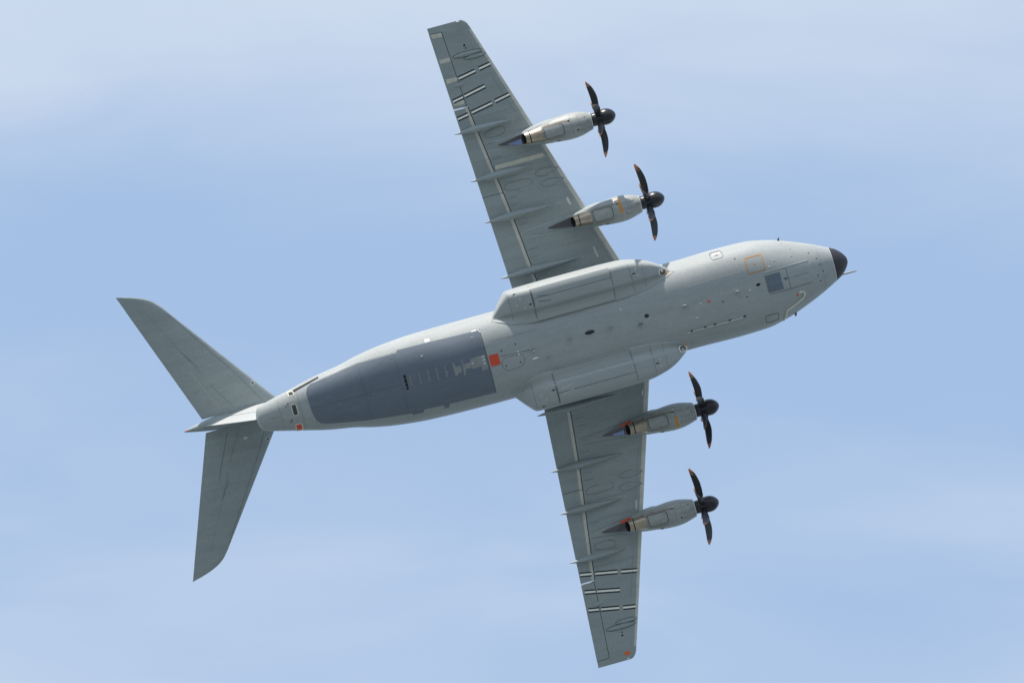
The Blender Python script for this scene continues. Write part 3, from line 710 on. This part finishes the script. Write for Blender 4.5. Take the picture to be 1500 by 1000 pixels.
    for sp_, sw in (([(-3.35, -.12), (-3.1, -.05)], .5), ([(-3.3, .42), (-2.7, .50), (-2.0, .52)], .05), ([(-3.2, -.42), (-2.7, -.52)], .06)):
        bm = bmesh.new(); ribbon(bm, sp_, sw, N, .006, step=.08); link('exhaust_stain', bm, M['stain'], nac)
    if (ey < 0) != bool(inner):                  # added plate, blue reflection put into its colour, under two of the pylons
        bm = bmesh.new(); loft(bm, [[(x, y0, zz), (x, y1, zz), (x, y1, zz + .01), (x, y0, zz + .01)] for x, y0, y1, zz in ((-4.62, -.05, .30, .285 - .02), (-4.8, -.02, .27, wb(-4.8) - .375), (-5.45, .07, .13, wb(-5.45) - .225))]); link('blue_reflection_plate', bm, M['bluereflect'], nac, sharp=20)
    blob('dark_vent', -1.5, -.40, N, M['hole'], nac, .07, .045, .03)
    blob('white_light', -1.42, -.52, N, M['white'], nac, .05, .04, .03)
    blob('dark_vent', -1.05, .30, N, M['hole'] if not inner else M['softseam'], nac, .06, .06, .02); blob('dark_vent', -.45, -.35, N, M['seam'], nac, .05, .04, .02); blob('drain_mast', -2.35, .70, N, M['seam'], nac, .14, .05, .06)
    seams('panel_joint', [([(-1.35, -.70), (-1.38, .68)], .025), ([(-.28, -.58), (-.28, .58)], .02), ([(-1.33, .05), (-.4, .04)], .02), ([(-.9, -.62), (-.9, .0)], .018)], N, M['softseam'], nac)
    if inner:
        y0, y1 = (-.70, .22) if ey < 0 else (-.06, .70)
        plate('orange_stripe', [(-1.46, y0), (-1.26, y0), (-1.26, y1), (-1.46, y1)], N, .006, M['orange'], nac, cell=.1, skirt=.01)
    if ey > 0:
        bm = bmesh.new(); loft(bm, [[(x, y0, zz), (x, y1, zz), (x, y1 + .02, zz + .05), (x, y0 - .01, zz + .09)] for x, y0, y1, zz in ((-4.1, -.50, -.36, .215), (-4.45, -.46, -.32, .2), (-4.8, -.38, -.25, wb(-4.8) - .385))]); link('red_flash', bm, M['red'], nac, sharp=20)
    # intake scoop standing on the far side of the nacelle
    bm = bmesh.new(); loft(bm, [[(x, -.70 + .05 * math.cos(a) * k, .15 + .1 * math.sin(a) * k) for a in (2 * math.pi * q / 10 for q in range(10))] for x, k in ((-2.3, 1.5), (-2.1, 1.3), (-1.7, .6), (-1.4, .1))]); link('side_scoop', bm, M['wing'], nac)

# fairings that trail behind each pylon on the wing
for ex, ey, ez in ((5.79, -12.83, 0), (7.47, -6.88, 0), (7.42, 6.88, 0), (5.79, 12.85, 0)):
    s = 1 if ey > 0 else -1; bm = bmesh.new(); rings = []
    x1 = ex - 4.6; x0 = max(ex - 7.6, hinge(ey) + .12)
    for t in (0, .03, .12, .3, .5, .7, .88, 1):
        x = x0 + (x1 - x0) * t; k = max(.05, (t ** .5) if t < .5 else .71 + .4 * (t - .5)); hw = .20 + .22 * t
        rings.append([(x, ey + hw * math.cos(math.pi * q / 12), wing_z(x, ey) + .03 - (.06 + .09 * k) * k * math.sin(math.pi * q / 12)) for q in range(13)])
    loft(bm, rings, close=False, cap=False); link('pylon_tail_fairing', bm, M['wing'], wings[s])
    seams('fairing_sealant', [([(x0, ey - .2), (x1 + .6, ey - .52)], .028), ([(x0, ey + .2), (x1 + .6, ey + .50)], .022)], z_wing, M['pale'] if s < 0 else M['softseam'], wings[s])

# tail fin, rudder and the bullet that carries the tailplane
def fin_x(z):
    t = (z - 3.0) / 6.6; return -13.0 - 4.4 * t, -19.85 - 2.75 * t
def fin_ring(z, a, b):
    le, te = fin_x(z); ch = le - te; out = []
    for sgn, seq in ((1, CB), (-1, list(reversed(CB))[1 if a == 0 else 0:])):
        for q in seq:
            c = a + (b - a) * q; x = le - ch * c; out.append((x, sgn * ch * thick(c) * (.145 + max(0, z - 9.0) * .05) + sgn * .004, z))
    return out
zs = span(2.4, 9.9, 14)
bm = bmesh.new(); loft(bm, [fin_ring(z, 0, .695) for z in zs]); fin = link('tail_fin', bm, M['fin'], craft, sharp=30)
bm = bmesh.new(); loft(bm, [fin_ring(z, .707, 1.0) for z in span(3.05, 9.7, 14)]); link('rudder', bm, M['fin'], fin, sharp=30)
bm = bmesh.new(); rings = []
for x, r_ in ((-16.5, .02), (-16.6, .10), (-16.9, .18), (-17.4, .24), (-18.2, .28), (-19.8, .30), (-20.6, .36), (-21.2, .44), (-21.7, .45), (-22.2, .40), (-22.8, .29), (-23.4, .17), (-23.8, .08), (-23.98, .015)):
    rings.append([(x, r_ * math.cos(2 * math.pi * k / 40), 9.95 + r_ * .95 * math.sin(2 * math.pi * k / 40)) for k in range(40)])
loft(bm, rings); bullet = link('tail_bullet', bm, M['wing'], craft)
bm = bmesh.new(); bmesh.ops.create_uvsphere(bm, u_segments=12, v_segments=8, radius=.06)
for v in bm.verts: v.co.x *= 2.2; v.co.z *= .9
link('red_tail_light', bm, M['red'], bullet, loc=(-23.72, 0, 9.9))

# tailplane halves with their elevators
for s in (-1, 1):
    def tp_hinge(y): return -20.95 - .465 * y
    def tp_ring(y, xa, xb):
        out = []
        for c in reversed(CB): x = xa + (xb - xa) * c; out.append((x, y * s, tp_z(x, y)))
        for c in CB[1:] if abs(xa - tp_le(y)) < 1e-6 else CB: x = xa + (xb - xa) * c; out.append((x, y * s, tp_z(x, y, True)))
        return out
    ys = span(.0, 8.5, 22) + [8.501] + span(8.6, 9.5, 9) + [9.52]
    bm = bmesh.new(); loft(bm, [tp_ring(y, tp_le(y), tp_hinge(y) if y < 8.5005 else tp_te(y) + .008) for y in ys]); tp = link('tailplane', bm, M['wing'], craft, sharp=30)
    bm = bmesh.new(); loft(bm, [tp_ring(y, tp_hinge(y) - .004, tp_te(y)) for y in span(.45, 8.499, 18)]); link('elevator', bm, M['wing'], tp, sharp=30)
    T = z_tail
    seams('panel_joint', [(mir([(-18.5, .58), (-19.93, 3.01), (-23.04, 7.71)], s), .022), (mir([(-20.45, .68), (-21.58, 2.59)], s), .02), (mir([(-22.02, 3.81), (-22.79, 5.01)], s), .035), (mir([(-21.9, 3.3), (-24.3, 7.9)], s), .015)], T, M['softseam'], tp)
    seams('hinge_sealant', [(mir([(tp_hinge(.8) + .03, .8), (tp_hinge(3.6) + .03, 3.6)], s), .03)], T, M['patch'] if s < 0 else M['softseam'], tp)
    cx, cy = -18.86, 1.88
    ring_outline('white_ring_mark', ellipse(cx, cy * s, .14, .14, n=20), .04, T, M['pale'], tp); blob('triangle_port', cx, cy * s, T, M['seam'], tp, .06, .05, .015)
    if s > 0: blob('pale_bump', -20.25, 1.42, T, M['pale'], tp, .14, .1, .05)
